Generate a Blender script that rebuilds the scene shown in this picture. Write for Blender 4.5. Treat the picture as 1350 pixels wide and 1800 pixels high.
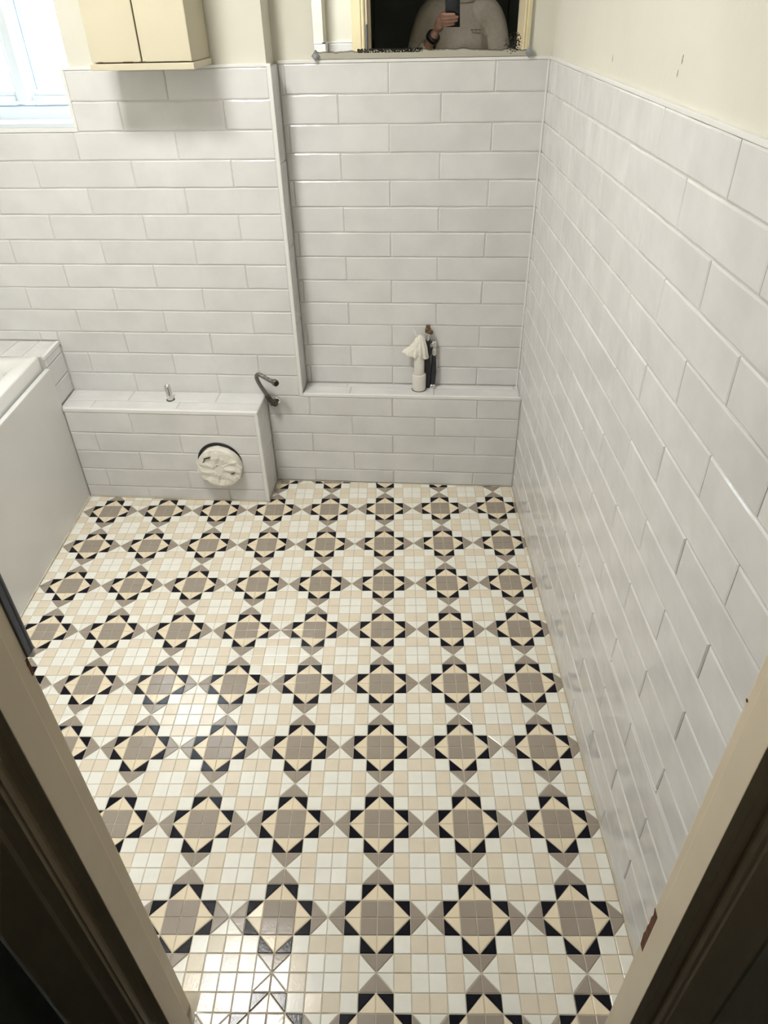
import bpy, bmesh, math, random
from mathutils import Matrix, Vector

for o in list(bpy.data.objects):
    bpy.data.objects.remove(o, do_unlink=True)
scene = bpy.context.scene
COL = scene.collection
random.seed(7)

# ------------------------------------------------------------------ camera
CAM = Vector((-0.2643, -2.2175, 1.5069))
RIGHT = Vector((0.99627, 0.08373, -0.02076))
UP = Vector((-0.03311, 0.59338, 0.80424))
FWD = Vector((-0.07966, 0.80056, -0.59394))
cd = bpy.data.cameras.new('camera')
cd.sensor_fit = 'HORIZONTAL'
cd.sensor_width = 36.0
cd.lens = 36.0 * 1242.75 / 1350.0
cd.clip_start = 0.002
cd.clip_end = 50
cam = bpy.data.objects.new('camera', cd)
COL.objects.link(cam)
cam.matrix_world = Matrix((
    (RIGHT.x, UP.x, -FWD.x, CAM.x),
    (RIGHT.y, UP.y, -FWD.y, CAM.y),
    (RIGHT.z, UP.z, -FWD.z, CAM.z),
    (0, 0, 0, 1)))
scene.camera = cam

# ------------------------------------------------------------------ world, exposure
w = bpy.data.worlds.new('world')
scene.world = w
w.use_nodes = True
bg = w.node_tree.nodes['Background']
bg.inputs['Color'].default_value = (0.80, 0.90, 1.0, 1)     # flat overcast daylight
bg.inputs['Strength'].default_value = 20.0
scene.view_settings.view_transform = 'Standard'
scene.view_settings.look = 'None'
scene.view_settings.gamma = 1
scene.view_settings.use_curve_mapping = False
scene.view_settings.exposure = 0.12
LAMP = 86.0                                                 # emission of the ceiling lamp's diffuser
LAMP_POS = Vector((-1.08, -0.99, 2.28))


# ------------------------------------------------------------------ material helpers
def nodes_of(name):
    m = bpy.data.materials.new(name)
    m.use_nodes = True
    nt = m.node_tree
    return m, nt, nt.nodes['Principled BSDF']


def N(nt, t, **kw):
    n = nt.nodes.new(t)
    for k, v in kw.items():
        setattr(n, k, v)
    return n


def mat(name, col, rough=0.5, metal=0.0, noise=0.0, nscale=8.0, bump=0.0, bscale=30.0, coat=0.0, rand=0.0,
        col2=None, detail=3.0, bdist=0.002, spec=0.5, coords='Object'):
    m, nt, p = nodes_of(name)
    p.inputs['Base Color'].default_value = (*col, 1)
    p.inputs['Roughness'].default_value = rough
    p.inputs['Metallic'].default_value = metal
    p.inputs['Specular IOR Level'].default_value = spec
    if coat:
        p.inputs['Coat Weight'].default_value = coat
        p.inputs['Coat Roughness'].default_value = 0.08
    tc = N(nt, 'ShaderNodeTexCoord')
    vec = tc.outputs[coords]
    oi = N(nt, 'ShaderNodeObjectInfo')
    off = N(nt, 'ShaderNodeVectorMath', operation='MULTIPLY_ADD')
    nt.links.new(oi.outputs['Random'], off.inputs[0])
    off.inputs[1].default_value = (37.0, 53.0, 71.0)
    nt.links.new(vec, off.inputs[2])
    vec = off.outputs[0]
    if noise or rand:
        c2 = col2 if col2 else tuple(max(0, c * (1 - noise)) for c in col)
        tx = N(nt, 'ShaderNodeTexNoise')
        tx.inputs['Scale'].default_value = nscale
        tx.inputs['Detail'].default_value = detail
        nt.links.new(vec, tx.inputs['Vector'])
        rp = N(nt, 'ShaderNodeValToRGB')
        rp.color_ramp.elements[0].position = 0.35
        rp.color_ramp.elements[0].color = (*c2, 1)
        rp.color_ramp.elements[1].position = 0.65
        rp.color_ramp.elements[1].color = (*col, 1)
        nt.links.new(tx.outputs['Fac'], rp.inputs['Fac'])
        outc = rp.outputs['Color']
        if rand:
            hv = N(nt, 'ShaderNodeHueSaturation')
            mr = N(nt, 'ShaderNodeMapRange')
            mr.inputs['To Min'].default_value = 1 - rand
            mr.inputs['To Max'].default_value = 1 + rand
            nt.links.new(oi.outputs['Random'], mr.inputs['Value'])
            nt.links.new(mr.outputs['Result'], hv.inputs['Value'])
            nt.links.new(outc, hv.inputs['Color'])
            outc = hv.outputs['Color']
        nt.links.new(outc, p.inputs['Base Color'])
    if bump:
        tb = N(nt, 'ShaderNodeTexNoise')
        tb.inputs['Scale'].default_value = bscale
        tb.inputs['Detail'].default_value = 2.0
        nt.links.new(vec, tb.inputs['Vector'])
        b = N(nt, 'ShaderNodeBump')
        b.inputs['Strength'].default_value = bump
        b.inputs['Distance'].default_value = bdist
        nt.links.new(tb.outputs['Fac'], b.inputs['Height'])
        nt.links.new(b.outputs['Normal'], p.inputs['Normal'])
    return m


M = {}
M['tile'] = mat('glazed_tile', (0.735, 0.73, 0.725), 0.15, noise=0.09, nscale=9, bump=0.8, bscale=14, bdist=0.004,
                rand=0.025, detail=5)
M['grout'] = mat('wall_grout', (0.74, 0.725, 0.69), 0.9, noise=0.1, nscale=40)
M['plaster'] = mat('cream_plaster', (0.72, 0.70, 0.615), 0.85, noise=0.05, nscale=5, bump=0.25, bscale=60)
M['trim'] = mat('white_plastic_trim', (0.80, 0.80, 0.785), 0.35, noise=0.03)
M['white'] = mat('white_gloss_paint', (0.82, 0.81, 0.78), 0.4)
M['upvc'] = mat('white_upvc', (0.68, 0.74, 0.79), 0.3, noise=0.02)
M['seal'] = mat('grey_window_gasket', (0.25, 0.36, 0.48), 0.6)
M['acrylic'] = mat('white_acrylic', (0.80, 0.80, 0.77), 0.16, noise=0.03, nscale=3, coat=0.3)
M['panel'] = mat('grey_white_bath_panel', (0.74, 0.74, 0.72), 0.28, noise=0.10, nscale=2.2, detail=6)
M['ceiling'] = mat('white_ceiling', (0.80, 0.79, 0.75), 0.9, noise=0.03)
M['cream_wood'] = mat('cream_gloss_woodwork', (0.76, 0.66, 0.43), 0.38, noise=0.06, nscale=6, bump=0.15, bscale=25)
M['cab'] = mat('cream_cabinet_paint', (0.58, 0.53, 0.395), 0.4, noise=0.05, nscale=7, bump=0.12, bscale=30)
M['bare'] = mat('bare_brown_wood', (0.16, 0.055, 0.025), 0.8, noise=0.5, nscale=80, bump=0.6, bscale=120)
M['jamb'] = mat('cream_frame_paint', (0.68, 0.58, 0.43), 0.42, noise=0.07, nscale=7, bump=0.12, bscale=30)
M['hall'] = mat('hall_wall_paint', (0.55, 0.54, 0.45), 0.8, noise=0.06)
M['hall_dark'] = mat('dark_green_panelling', (0.06, 0.068, 0.055), 0.55, noise=0.3, nscale=4)
M['carpet'] = mat('dark_hall_carpet', (0.05, 0.045, 0.04), 1.0, noise=0.4, nscale=200, bump=0.6, bscale=300)
M['g_floor'] = mat('floor_grout', (0.62, 0.56, 0.45), 0.9, noise=0.2, nscale=30)
fl = dict(rough=0.17, spec=0.34, bump=0.22, bscale=200, bdist=0.0006, rand=0.045, noise=0.04, nscale=30)
M['f_white'] = mat('ivory_mosaic', (0.86, 0.85, 0.78), **fl)
M['f_beige'] = mat('beige_mosaic', (0.76, 0.68, 0.545), **fl)
M['f_cream'] = mat('cream_mosaic', (0.83, 0.72, 0.535), **fl)
M['f_taupe'] = mat('taupe_mosaic', (0.34, 0.29, 0.24), **fl)
M['f_navy'] = mat('navy_black_mosaic', (0.003, 0.0035, 0.010), **dict(fl, spec=0.22))
M['steel'] = mat('braided_steel', (0.20, 0.19, 0.175), 0.4, 0.9, bump=0.9, bscale=260, bdist=0.003)
M['dull'] = mat('tarnished_metal', (0.12, 0.10, 0.09), 0.5, 0.7, noise=0.5, nscale=90, bump=0.4, bscale=120)
M['chrome'] = mat('chrome', (0.75, 0.75, 0.74), 0.15, 1.0)
M['clip'] = mat('grey_metal_clip', (0.42, 0.43, 0.47), 0.35, 0.7, noise=0.2, nscale=80)
M['zinc'] = mat('blue_grey_metal', (0.12, 0.13, 0.16), 0.45, 0.6, noise=0.2, nscale=30)
M['brass'] = mat('tarnished_brass', (0.22, 0.13, 0.075), 0.5, 0.6, noise=0.6, nscale=110, bump=0.6, bscale=140)
M['black'] = mat('black_rubber_and_shade', (0.012, 0.013, 0.014), 0.45)  # also stands in for shade in the soil pipe gap and bores
M['blackpipe'] = mat('black_plastic_pipe', (0.020, 0.024, 0.030), 0.35, noise=0.4, nscale=40)
M['pvc'] = mat('white_pvc_pipe', (0.74, 0.71, 0.66), 0.4, noise=0.08, nscale=25)
M['bag'] = mat('white_plastic_bag', (0.82, 0.79, 0.71), 0.5, noise=0.07, nscale=30, bump=0.9, bscale=60, bdist=0.004)
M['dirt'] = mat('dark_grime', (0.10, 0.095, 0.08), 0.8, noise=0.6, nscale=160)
M['scuff'] = mat('grey_scuff', (0.50, 0.47, 0.39), 0.9, noise=0.4, nscale=150)
M['skin'] = mat('skin', (0.44, 0.24, 0.17), 0.5, noise=0.15, nscale=25)
M['sweater'] = mat('oatmeal_jersey', (0.66, 0.58, 0.48), 0.95, noise=0.10, nscale=60, bump=0.5, bscale=25, bdist=0.01)
M['logo'] = mat('grey_chest_stitching', (0.13, 0.115, 0.10), 0.9)
M['trouser'] = mat('dark_denim', (0.03, 0.035, 0.05), 0.95, noise=0.3, nscale=60)
M['shoe'] = mat('dark_shoe', (0.02, 0.02, 0.02), 0.6)
M['hair'] = mat('brown_hair', (0.05, 0.032, 0.02), 0.7, noise=0.5, nscale=90, bump=0.8, bscale=120)
M['eye'] = mat('eye_white', (0.7, 0.7, 0.68), 0.2)
M['iris'] = mat('dark_iris', (0.03, 0.02, 0.015), 0.2)
M['phone'] = mat('dark_blue_phone', (0.012, 0.018, 0.028), 0.18, noise=0.2, nscale=20, coat=0.5)
M['lens'] = mat('black_lens_glass', (0.004, 0.004, 0.006), 0.08)
M['base'] = mat('white_lamp_base', (0.8, 0.8, 0.78), 0.5)

# lamp diffuser: the only lamp of the room
m, nt, p = nodes_of('opal_diffuser')
p.inputs['Base Color'].default_value = (0.9, 0.9, 0.85, 1)
p.inputs['Emission Color'].default_value = (1.0, 0.975, 0.92, 1)
p.inputs['Emission Strength'].default_value = LAMP
M['opal'] = m

# obscured bathroom glass
m, nt, p = nodes_of('obscured_glass')
tr = N(nt, 'ShaderNodeBsdfTransparent')
tl = N(nt, 'ShaderNodeBsdfTranslucent')
tl.inputs['Color'].default_value = (0.95, 0.97, 1, 1)
mx = N(nt, 'ShaderNodeMixShader')
mx.inputs['Fac'].default_value = 0.2
gl = N(nt, 'ShaderNodeBsdfGlossy')
gl.inputs['Roughness'].default_value = 0.05
mx2 = N(nt, 'ShaderNodeMixShader')
nt.links.new(tr.outputs[0], mx.inputs[1])
nt.links.new(tl.outputs[0], mx.inputs[2])
mx2.inputs['Fac'].default_value = 0.05
nt.links.new(mx.outputs[0], mx2.inputs[1])
nt.links.new(gl.outputs[0], mx2.inputs[2])
nt.links.new(mx2.outputs[0], nt.nodes['Material Output'].inputs['Surface'])
M['glass'] = m

# old mirror: silvering lost along the bottom edge, black specks in the right corner
m, nt, p = nodes_of('old_mirror_glass')
tc = N(nt, 'ShaderNodeTexCoord')
sx = N(nt, 'ShaderNodeSeparateXYZ')
nt.links.new(tc.outputs['Object'], sx.inputs[0])


def math_node(nt, op, a, b=None, c=None, clamp=False):
    n = N(nt, 'ShaderNodeMath', operation=op, use_clamp=clamp)
    for i, v in enumerate((a, b, c)):
        if v is None:
            continue
        if isinstance(v, (int, float)):
            n.inputs[i].default_value = v
        else:
            nt.links.new(v, n.inputs[i])
    return n.outputs[0]


n1 = N(nt, 'ShaderNodeTexNoise')
n1.inputs['Scale'].default_value = 26
n1.inputs['Detail'].default_value = 6
nt.links.new(tc.outputs['Object'], n1.inputs['Vector'])
n2 = N(nt, 'ShaderNodeTexNoise')
n2.inputs['Scale'].default_value = 260
n2.inputs['Detail'].default_value = 3
nt.links.new(tc.outputs['Object'], n2.inputs['Vector'])
X, Z = sx.outputs['X'], sx.outputs['Z']
# band height: 12 mm at the left rising to 20 mm near the middle
hump = math_node(nt, 'MULTIPLY', math_node(nt, 'SUBTRACT', X, 0.25), math_node(nt, 'SUBTRACT', X, 0.25))
lim = math_node(nt, 'SUBTRACT', 0.021, math_node(nt, 'MULTIPLY', hump, 0.05))
e = math_node(nt, 'SUBTRACT', Z, lim)
e = math_node(nt, 'MULTIPLY_ADD', math_node(nt, 'SUBTRACT', n1.outputs['Fac'], 0.5), 0.014, e)
edge = N(nt, 'ShaderNodeMapRange')
edge.inputs['From Min'].default_value = -0.0015
edge.inputs['From Max'].default_value = 0.0012
nt.links.new(e, edge.inputs['Value'])
# black speck cluster, lower right
dx = math_node(nt, 'SUBTRACT', X, 0.545)
dz = math_node(nt, 'SUBTRACT', Z, 0.030)
rr = math_node(nt, 'SQRT', math_node(nt, 'ADD', math_node(nt, 'MULTIPLY', dx, dx), math_node(nt, 'MULTIPLY', dz, dz)))
inside = math_node(nt, 'SUBTRACT', 1.0, math_node(nt, 'DIVIDE', rr, 0.026), clamp=True)
speck = math_node(nt, 'GREATER_THAN', math_node(nt, 'ADD', n2.outputs['Fac'], math_node(nt, 'MULTIPLY', inside, 0.22)), 0.60)
speck = math_node(nt, 'MULTIPLY', speck, math_node(nt, 'GREATER_THAN', inside, 0.02))
# flaking strip, bottom centre left
sxm = math_node(nt, 'MULTIPLY', math_node(nt, 'GREATER_THAN', X, 0.12), math_node(nt, 'LESS_THAN', X, 0.30))
szm = math_node(nt, 'MULTIPLY', math_node(nt, 'GREATER_THAN', Z, 0.0135), math_node(nt, 'LESS_THAN', Z, 0.0235))
flake = math_node(nt, 'MULTIPLY', math_node(nt, 'MULTIPLY', sxm, szm), math_node(nt, 'GREATER_THAN', n2.outputs['Fac'], 0.44))
# dark line where the silver stops
dark = N(nt, 'ShaderNodeMapRange')
dark.inputs['From Min'].default_value = -0.0045
dark.inputs['From Max'].default_value = -0.0012
nt.links.new(e, dark.inputs['Value'])
colmix = N(nt, 'ShaderNodeMix', data_type='RGBA')
colmix.inputs['A'].default_value = (0.44, 0.42, 0.35, 1)
colmix.inputs['B'].default_value = (0.015, 0.015, 0.013, 1)
nt.links.new(math_node(nt, 'MAXIMUM', math_node(nt, 'MULTIPLY', dark.outputs['Result'], 0.85), math_node(nt, 'MAXIMUM', flake, speck)), colmix.inputs['Factor'])
silver = math_node(nt, 'MULTIPLY', edge.outputs['Result'],
                   math_node(nt, 'SUBTRACT', 1.0, math_node(nt, 'MAXIMUM', flake, speck)), clamp=True)
gloss = N(nt, 'ShaderNodeBsdfGlossy')
gloss.inputs['Color'].default_value = (0.86, 0.87, 0.85, 1)
gloss.inputs['Roughness'].default_value = 0.0
p.inputs['Roughness'].default_value = 0.15
nt.links.new(colmix.outputs['Result'], p.inputs['Base Color'])
mxm = N(nt, 'ShaderNodeMixShader')
nt.links.new(silver, mxm.inputs['Fac'])
nt.links.new(p.outputs[0], mxm.inputs[1])
nt.links.new(gloss.outputs[0], mxm.inputs[2])
nt.links.new(mxm.outputs[0], nt.nodes['Material Output'].inputs['Surface'])
M['mirror'] = m


# ------------------------------------------------------------------ mesh helpers
class MB:
    """collects shapes, links them as one mesh object"""

    def __init__(self):
        self.v, self.f, self.fm, self.fs = [], [], [], []

    def add(self, vs, fs, mi=0, smooth=False):
        n = len(self.v)
        self.v += [tuple(x) for x in vs]
        self.f += [tuple(i + n for i in f) for f in fs]
        self.fm += [mi] * len(fs)
        self.fs += [smooth] * len(fs)
        return self

    def box(self, x0, x1, y0, y1, z0, z1, c=0.0, xf=None, mi=0):
        bm = bmesh.new()
        bmesh.ops.create_cube(bm, size=1)
        for v in bm.verts:
            v.co = Vector(((x0 + x1) / 2 + v.co.x * (x1 - x0), (y0 + y1) / 2 + v.co.y * (y1 - y0),
                           (z0 + z1) / 2 + v.co.z * (z1 - z0)))
        if c:
            bmesh.ops.bevel(bm, geom=bm.edges[:], offset=c, segments=2, affect='EDGES', profile=0.6)
        if xf:
            for v in bm.verts:
                v.co = xf @ v.co
        bm.verts.index_update()
        self.add([v.co for v in bm.verts], [[v.index for v in f.verts] for f in bm.faces], mi)
        bm.free()
        return self

    def prism(self, poly, z0, z1, mi=0):
        """poly: ccw xy outline extruded in z"""
        n = len(poly)
        vs = [(x, y, z0) for x, y in poly] + [(x, y, z1) for x, y in poly]
        fs = [tuple(reversed(range(n))), tuple(range(n, 2 * n))]
        fs += [(i, (i + 1) % n, n + (i + 1) % n, n + i) for i in range(n)]
        return self.add(vs, fs, mi)

    def rings(self, rings, cap0=True, cap1=True, smooth=True, mi=0):
        n = len(rings[0])
        vs, fs = [], []
        for r in rings:
            vs += r
        for k in range(len(rings) - 1):
            for i in range(n):
                j = (i + 1) % n
                fs.append((k * n + i, k * n + j, (k + 1) * n + j, (k + 1) * n + i))
        self.add(vs, fs, mi, smooth)
        if cap0:
            self.add(rings[0], [tuple(reversed(range(n)))], mi)
        if cap1:
            self.add(rings[-1], [tuple(range(n))], mi)
        return self

    def lathe(self, prof, base, axis=(0, 0, 1), seg=28, cap0=True, cap1=True, mi=0, smooth=True):
        """prof: (radius, height) list along axis"""
        a = Vector(axis).normalized()
        u = a.orthogonal().normalized()
        t = a.cross(u)
        b = Vector(base)
        rs = []
        for r, h in prof:
            rs.append([b + a * h + (u * math.cos(2 * math.pi * i / seg) + t * math.sin(2 * math.pi * i / seg)) * r
                       for i in range(seg)])
        return self.rings(rs, cap0, cap1, smooth, mi)

    def tube(self, pts, r, seg=12, mi=0, caps=True):
        pts = [Vector(q) for q in pts]
        n = len(pts)
        rad = r if isinstance(r, (list, tuple)) else [r] * n
        prev = None
        rs = []
        for i, q in enumerate(pts):
            d = (pts[min(i + 1, n - 1)] - pts[max(i - 1, 0)]).normalized()
            u = d.orthogonal().normalized() if prev is None else (prev - d * prev.dot(d)).normalized()
            prev = u
            t = d.cross(u)
            rs.append([q + (u * math.cos(2 * math.pi * k / seg) + t * math.sin(2 * math.pi * k / seg)) * rad[i]
                       for k in range(seg)])
        return self.rings(rs, caps, caps, True, mi)

    def mesh(self, name, mats, origin=(0, 0, 0)):
        me = bpy.data.meshes.new(name)
        o = Vector(origin)
        me.from_pydata([Vector(v) - o for v in self.v], [], self.f)
        for mm in (mats if isinstance(mats, (list, tuple)) else [mats]):
            me.materials.append(mm)
        for pl, mi, s in zip(me.polygons, self.fm, self.fs):
            pl.material_index = mi
            pl.use_smooth = s
        bm = bmesh.new()
        bm.from_mesh(me)
        bmesh.ops.recalc_face_normals(bm, faces=bm.faces[:])
        bm.to_mesh(me)
        bm.free()
        me.update()
        return me

    def build(self, name, mats, parent=None, origin=(0, 0, 0)):
        return put(name, self.mesh(name, mats, origin), parent, origin)


def put(name, me, parent=None, loc=(0, 0, 0)):
    o = bpy.data.objects.new(name, me)
    COL.objects.link(o)
    o.location = loc
    if parent is not None:
        adopt(o, parent)
    return o


def world_of(o):
    m = Matrix.LocRotScale(o.location, o.rotation_euler, o.scale)
    return world_of(o.parent) @ o.matrix_parent_inverse @ m if o.parent else m


def adopt(o, parent):
    o.parent = parent
    o.matrix_parent_inverse = world_of(parent).inverted()


def thing(name, label, cat, loc=(0, 0, 0), group=None):
    o = bpy.data.objects.new(name, None)
    COL.objects.link(o)
    o.location = loc
    o.empty_display_size = 0.1
    return tag(o, label, cat, group)


def tag(o, label, cat, group=None):
    o['label'] = label
    o['category'] = cat
    if group:
        o['group'] = group
    return o


def struct(o, label=None):
    o['kind'] = 'structure'
    if label:
        o['label'] = label
    return o


def smooth_path(pts, n=6):
    pts = [Vector(q) for q in pts]
    out = []
    ext = [pts[0] * 2 - pts[1]] + pts + [pts[-1] * 2 - pts[-2]]
    for i in range(1, len(ext) - 2):
        p0, p1, p2, p3 = ext[i - 1:i + 3]
        for k in range(n):
            t = k / n
            out.append(0.5 * ((2 * p1) + (p2 - p0) * t + (2 * p0 - 5 * p1 + 4 * p2 - p3) * t * t
                              + (3 * p1 - p0 - 3 * p2 + p3) * t ** 3))
    out.append(pts[-1])
    return out


# ------------------------------------------------------------------ measures (metres)
ZT, H = 1.346, 0.0759           # top of the tiling, height of a course
DN = 0.092                      # depth of the recess above the ledge
XP = -0.7624                    # edge of the pier left of the recess
ZL = 0.368                      # top of the ledge and of the boxing
RW = -0.0862                    # the right wall runs at x = RW * y
YD = -1.739                     # room side of the door wall
ZC = 2.28
XLEFT = -2.27
YB = -0.145                     # front of the pipe boxing
XB = -0.893                     # right end of the pipe boxing
WIN_L = -1.75
WIN_X, WIN_Z = -1.346, 1.205    # lower right corner of the window opening


def xr(y):
    return RW * y


RU = Vector((0.08588, -0.99631, 0))      # along the right wall, away from the corner
RN = Vector((-0.99631, -0.08588, 0))     # out of the right wall, into the room

# frames: (u, v, n) -> world, n points into the room
def fr_back(u, v, n): return Vector((u, -n, v))
def fr_recess(u, v, n): return Vector((u, DN - n, v))
def fr_box(u, v, n): return Vector((u, YB - n, v))
def fr_right(u, v, n): return RU * u + RN * n + Vector((0, 0, v))
def fr_return(u, v, n): return Vector((XP + n, u, v))
def fr_boxside(u, v, n): return Vector((XB + n, u, v))
def fr_top(u, v, n): return Vector((u, v, ZL + n))


TILE_CACHE = {}


def tile_mesh(wd, ht, frame, name, flat, var):
    key = (round(wd, 3), round(ht, 3), frame.__name__, flat, var)
    if key in TILE_CACHE:
        return TILE_CACHE[key]
    rnd = random.Random(hash((round(wd * 1000), round(ht * 1000), var)))
    ns = 5 if wd > 0.12 else (2 if wd > 0.04 else 1)
    nv = 5 if ht > 0.12 else 1
    wob = 0.0002 if flat else 0.0009
    out = []
    for i in range(ns):
        out.append((-wd / 2 + wd * i / ns, -ht / 2 + rnd.uniform(-wob, wob)))
    for i in range(nv):
        out.append((wd / 2 + rnd.uniform(-wob, wob) * 0.6, -ht / 2 + ht * i / nv))
    for i in range(ns):
        out.append((wd / 2 - wd * i / ns, ht / 2 + rnd.uniform(-wob, wob)))
    for i in range(nv):
        out.append((-wd / 2 + rnd.uniform(-wob, wob) * 0.6, ht / 2 - ht * i / nv))
    n = len(out)
    ins = min(0.0032, wd * 0.2)
    inn = []
    for x, y in out:
        inn.append((max(-wd / 2 + ins, min(wd / 2 - ins, x)),
                    max(-ht / 2 + ins, min(ht / 2 - ins, y * (1 - 2 * ins / ht)))))
    o = frame(0, 0, 0)
    P = lambda a, d: frame(a[0], a[1], d) - o
    tilt = [rnd.uniform(-0.0004, 0.0004) for _ in range(3)]
    top = lambda a: tilt[0] + tilt[1] * a[0] / wd * 2 + tilt[2] * a[1] / ht * 2 if not flat else 0
    mb = MB()
    mb.rings([[P(a, -0.007) for a in out], [P(a, -0.0016) for a in out], [P(a, top(a)) for a in inn]],
             cap0=False, cap1=True, smooth=False)
    me = mb.mesh(name, M['tile'])
    TILE_CACHE[key] = me
    return me


GAP = 0.0019


def tiles(parent, frame, rows, ulo, uhi, joints, flat=False, name='tile', holes=()):
    """rows: list of (z0, z1); joints(k): joint positions of row k"""
    for k, (z0, z1) in rows:
        js = sorted(j for j in joints(k) if ulo + 0.012 < j < uhi - 0.012)
        e = [ulo] + js + [uhi]
        for a, b in zip(e[:-1], e[1:]):
            segs = [(a, b, z0, z1)]
            for (h0, h1, g0, g1) in holes:
                new = []
                for (p0, p1, q0, q1) in segs:
                    if p1 <= h0 or p0 >= h1 or q1 <= g0 or q0 >= g1:
                        new.append((p0, p1, q0, q1))
                        continue
                    if p0 < h0:
                        new.append((p0, h0, q0, q1))
                    if p1 > h1:
                        new.append((h1, p1, q0, q1))
                    if q0 < g0:
                        new.append((max(p0, h0), min(p1, h1), q0, g0))
                    if q1 > g1:
                        new.append((max(p0, h0), min(p1, h1), g1, q1))
                segs = new
            for (p0, p1, q0, q1) in segs:
                wd, ht = p1 - p0 - GAP, q1 - q0 - GAP
                if wd < 0.006 or ht < 0.006:
                    continue
                c = frame((p0 + p1) / 2, (q0 + q1) / 2, 0)
                put(name, tile_mesh(wd, ht, frame, name, flat, random.randrange(4)), parent, c)


def course(k):
    return (k, (max(0.0, ZT - (k + 1) * H), ZT - k * H))


def seq(a, L, n=14):
    return [a + L * i for i in range(-n, n)]


# ------------------------------------------------------------------ the setting
# back wall (pier, window wall, wall under the ledge)
mb = MB()
mb.box(XLEFT - 0.1, XP - 0.003, 0.003, 0.25, 0, WIN_Z - 0.004)
mb.box(WIN_X + 0.004, XP - 0.003, 0.003, 0.25, WIN_Z - 0.004, ZT)
mb.box(XLEFT - 0.1, WIN_L - 0.004, 0.003, 0.25, WIN_Z - 0.004, ZT)
mb.box(XP - 0.003, 0.2, 0.003, 0.25, 0, ZL - 0.004)
mb.box(XP - 0.003, 0.2, DN + 0.003, 0.25, ZL - 0.004, ZT)
wall_back = struct(mb.build('wall_back', M['grout']))
mb = MB()
mb.box(WIN_X + 0.014, -0.775, 0.010, 0.25, ZT, ZC)
mb.box(-0.775, 0.2, DN + 0.010, 0.25, ZT, ZC)
mb.box(WIN_L - 0.014, WIN_X + 0.014, 0.010, 0.25, 2.05, ZC)
mb.box(XLEFT - 0.1, WIN_L - 0.014, 0.010, 0.25, ZT, ZC)
mb.build('plaster', M['plaster'], wall_back)
even, odd = seq(-1.0605, 0.3015), seq(-0.9065, 0.3015)
tiles(wall_back, fr_back, [course(k) for k in range(0, 2)], WIN_X, XP - 0.010, lambda k: odd if k % 2 else even)
tiles(wall_back, fr_back, [course(k) for k in range(0, 2)], XLEFT, WIN_L, lambda k: odd if k % 2 else even)
tiles(wall_back, fr_back, [course(k) for k in range(2, 13)], XLEFT, XP - 0.010, lambda k: odd if k % 2 else even,
      holes=[(XLEFT, -1.60, 0, 0.553)])
le, lo = seq(-0.148, 0.2965), seq(-0.2945, 0.2965)
lowrows = [(13, (ZT - 14 * H, 0.358))] + [course(k) for k in range(14, 18)]
tiles(wall_back, fr_back, lowrows, XB, 0.0, lambda k: lo if k % 2 == 0 else le)
ne, no = seq(-0.1525, 0.2970), seq(-0.3005, 0.2960)
recrows = [course(k) for k in range(0, 12)] + [(12, (ZL + 0.001, ZT - 12 * H))]
tiles(wall_back, fr_recess, recrows, XP, -0.008, lambda k: no if k % 2 else ne)
# return of the pier and top of the ledge
tiles(wall_back, fr_return, [(k, (ZL + (ZT - ZL) * k / 4, ZL + (ZT - ZL) * (k + 1) / 4)) for k in range(4)], 0.001, DN,
      lambda k: [], flat=True)
tiles(wall_back, fr_top, [(0, (0.009, 0.066)), (1, (0.066, DN))], XP, -0.004,
      lambda k: seq(-0.02, 0.2965) if k else seq(-0.30, 0.2965), flat=True)
mb = MB().box(XP - 0.0105, XP + 0.0005, -0.0012, 0.006, ZL - 0.009, ZT + 0.006, 0.0012)
mb.build('edge_trim', M['trim'], wall_back)
for (a, b, y0, y1, z0, z1) in ((WIN_X - 0.008, XP, -0.001, 0.014, ZT, ZT + 0.0075),
                               (XP, -0.008, DN - 0.001, DN + 0.014, ZT, ZT + 0.0075),
                               (XP + 0.0005, 0.0, -0.0015, 0.008, ZL - 0.0095, ZL + 0.0008),
                               (WIN_L, WIN_X, -0.0012, 0.02, WIN_Z - 0.011, WIN_Z),
                               (WIN_X - 0.009, WIN_X + 0.001, -0.0012, 0.02, WIN_Z, ZT)):
    MB().box(a, b, y0, y1, z0, z1, 0.0012).build('edge_trim', M['trim'], wall_back)
# corner of the recess, sealed
MB().tube([(-0.010, DN - 0.002, ZL), (-0.010, DN - 0.002, ZT)], 0.004, 6).build('sealant', M['trim'], wall_back)

# right wall
mb = MB()


def rbox(mb, u0, u1, n0, n1, z0, z1, c=0.0):
    c0 = [fr_right(u, 0, n) for u, n in ((u0, n0), (u1, n0), (u1, n1), (u0, n1))]
    if not c:
        return mb.prism([(q.x, q.y) for q in c0], z0, z1)
    xf = Matrix(((RU.x, RN.x, 0, 0), (RU.y, RN.y, 0, 0), (0, 0, 1, 0), (0, 0, 0, 1)))
    return mb.box(u0, u1, n0, n1, z0, z1, c, xf)


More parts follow.
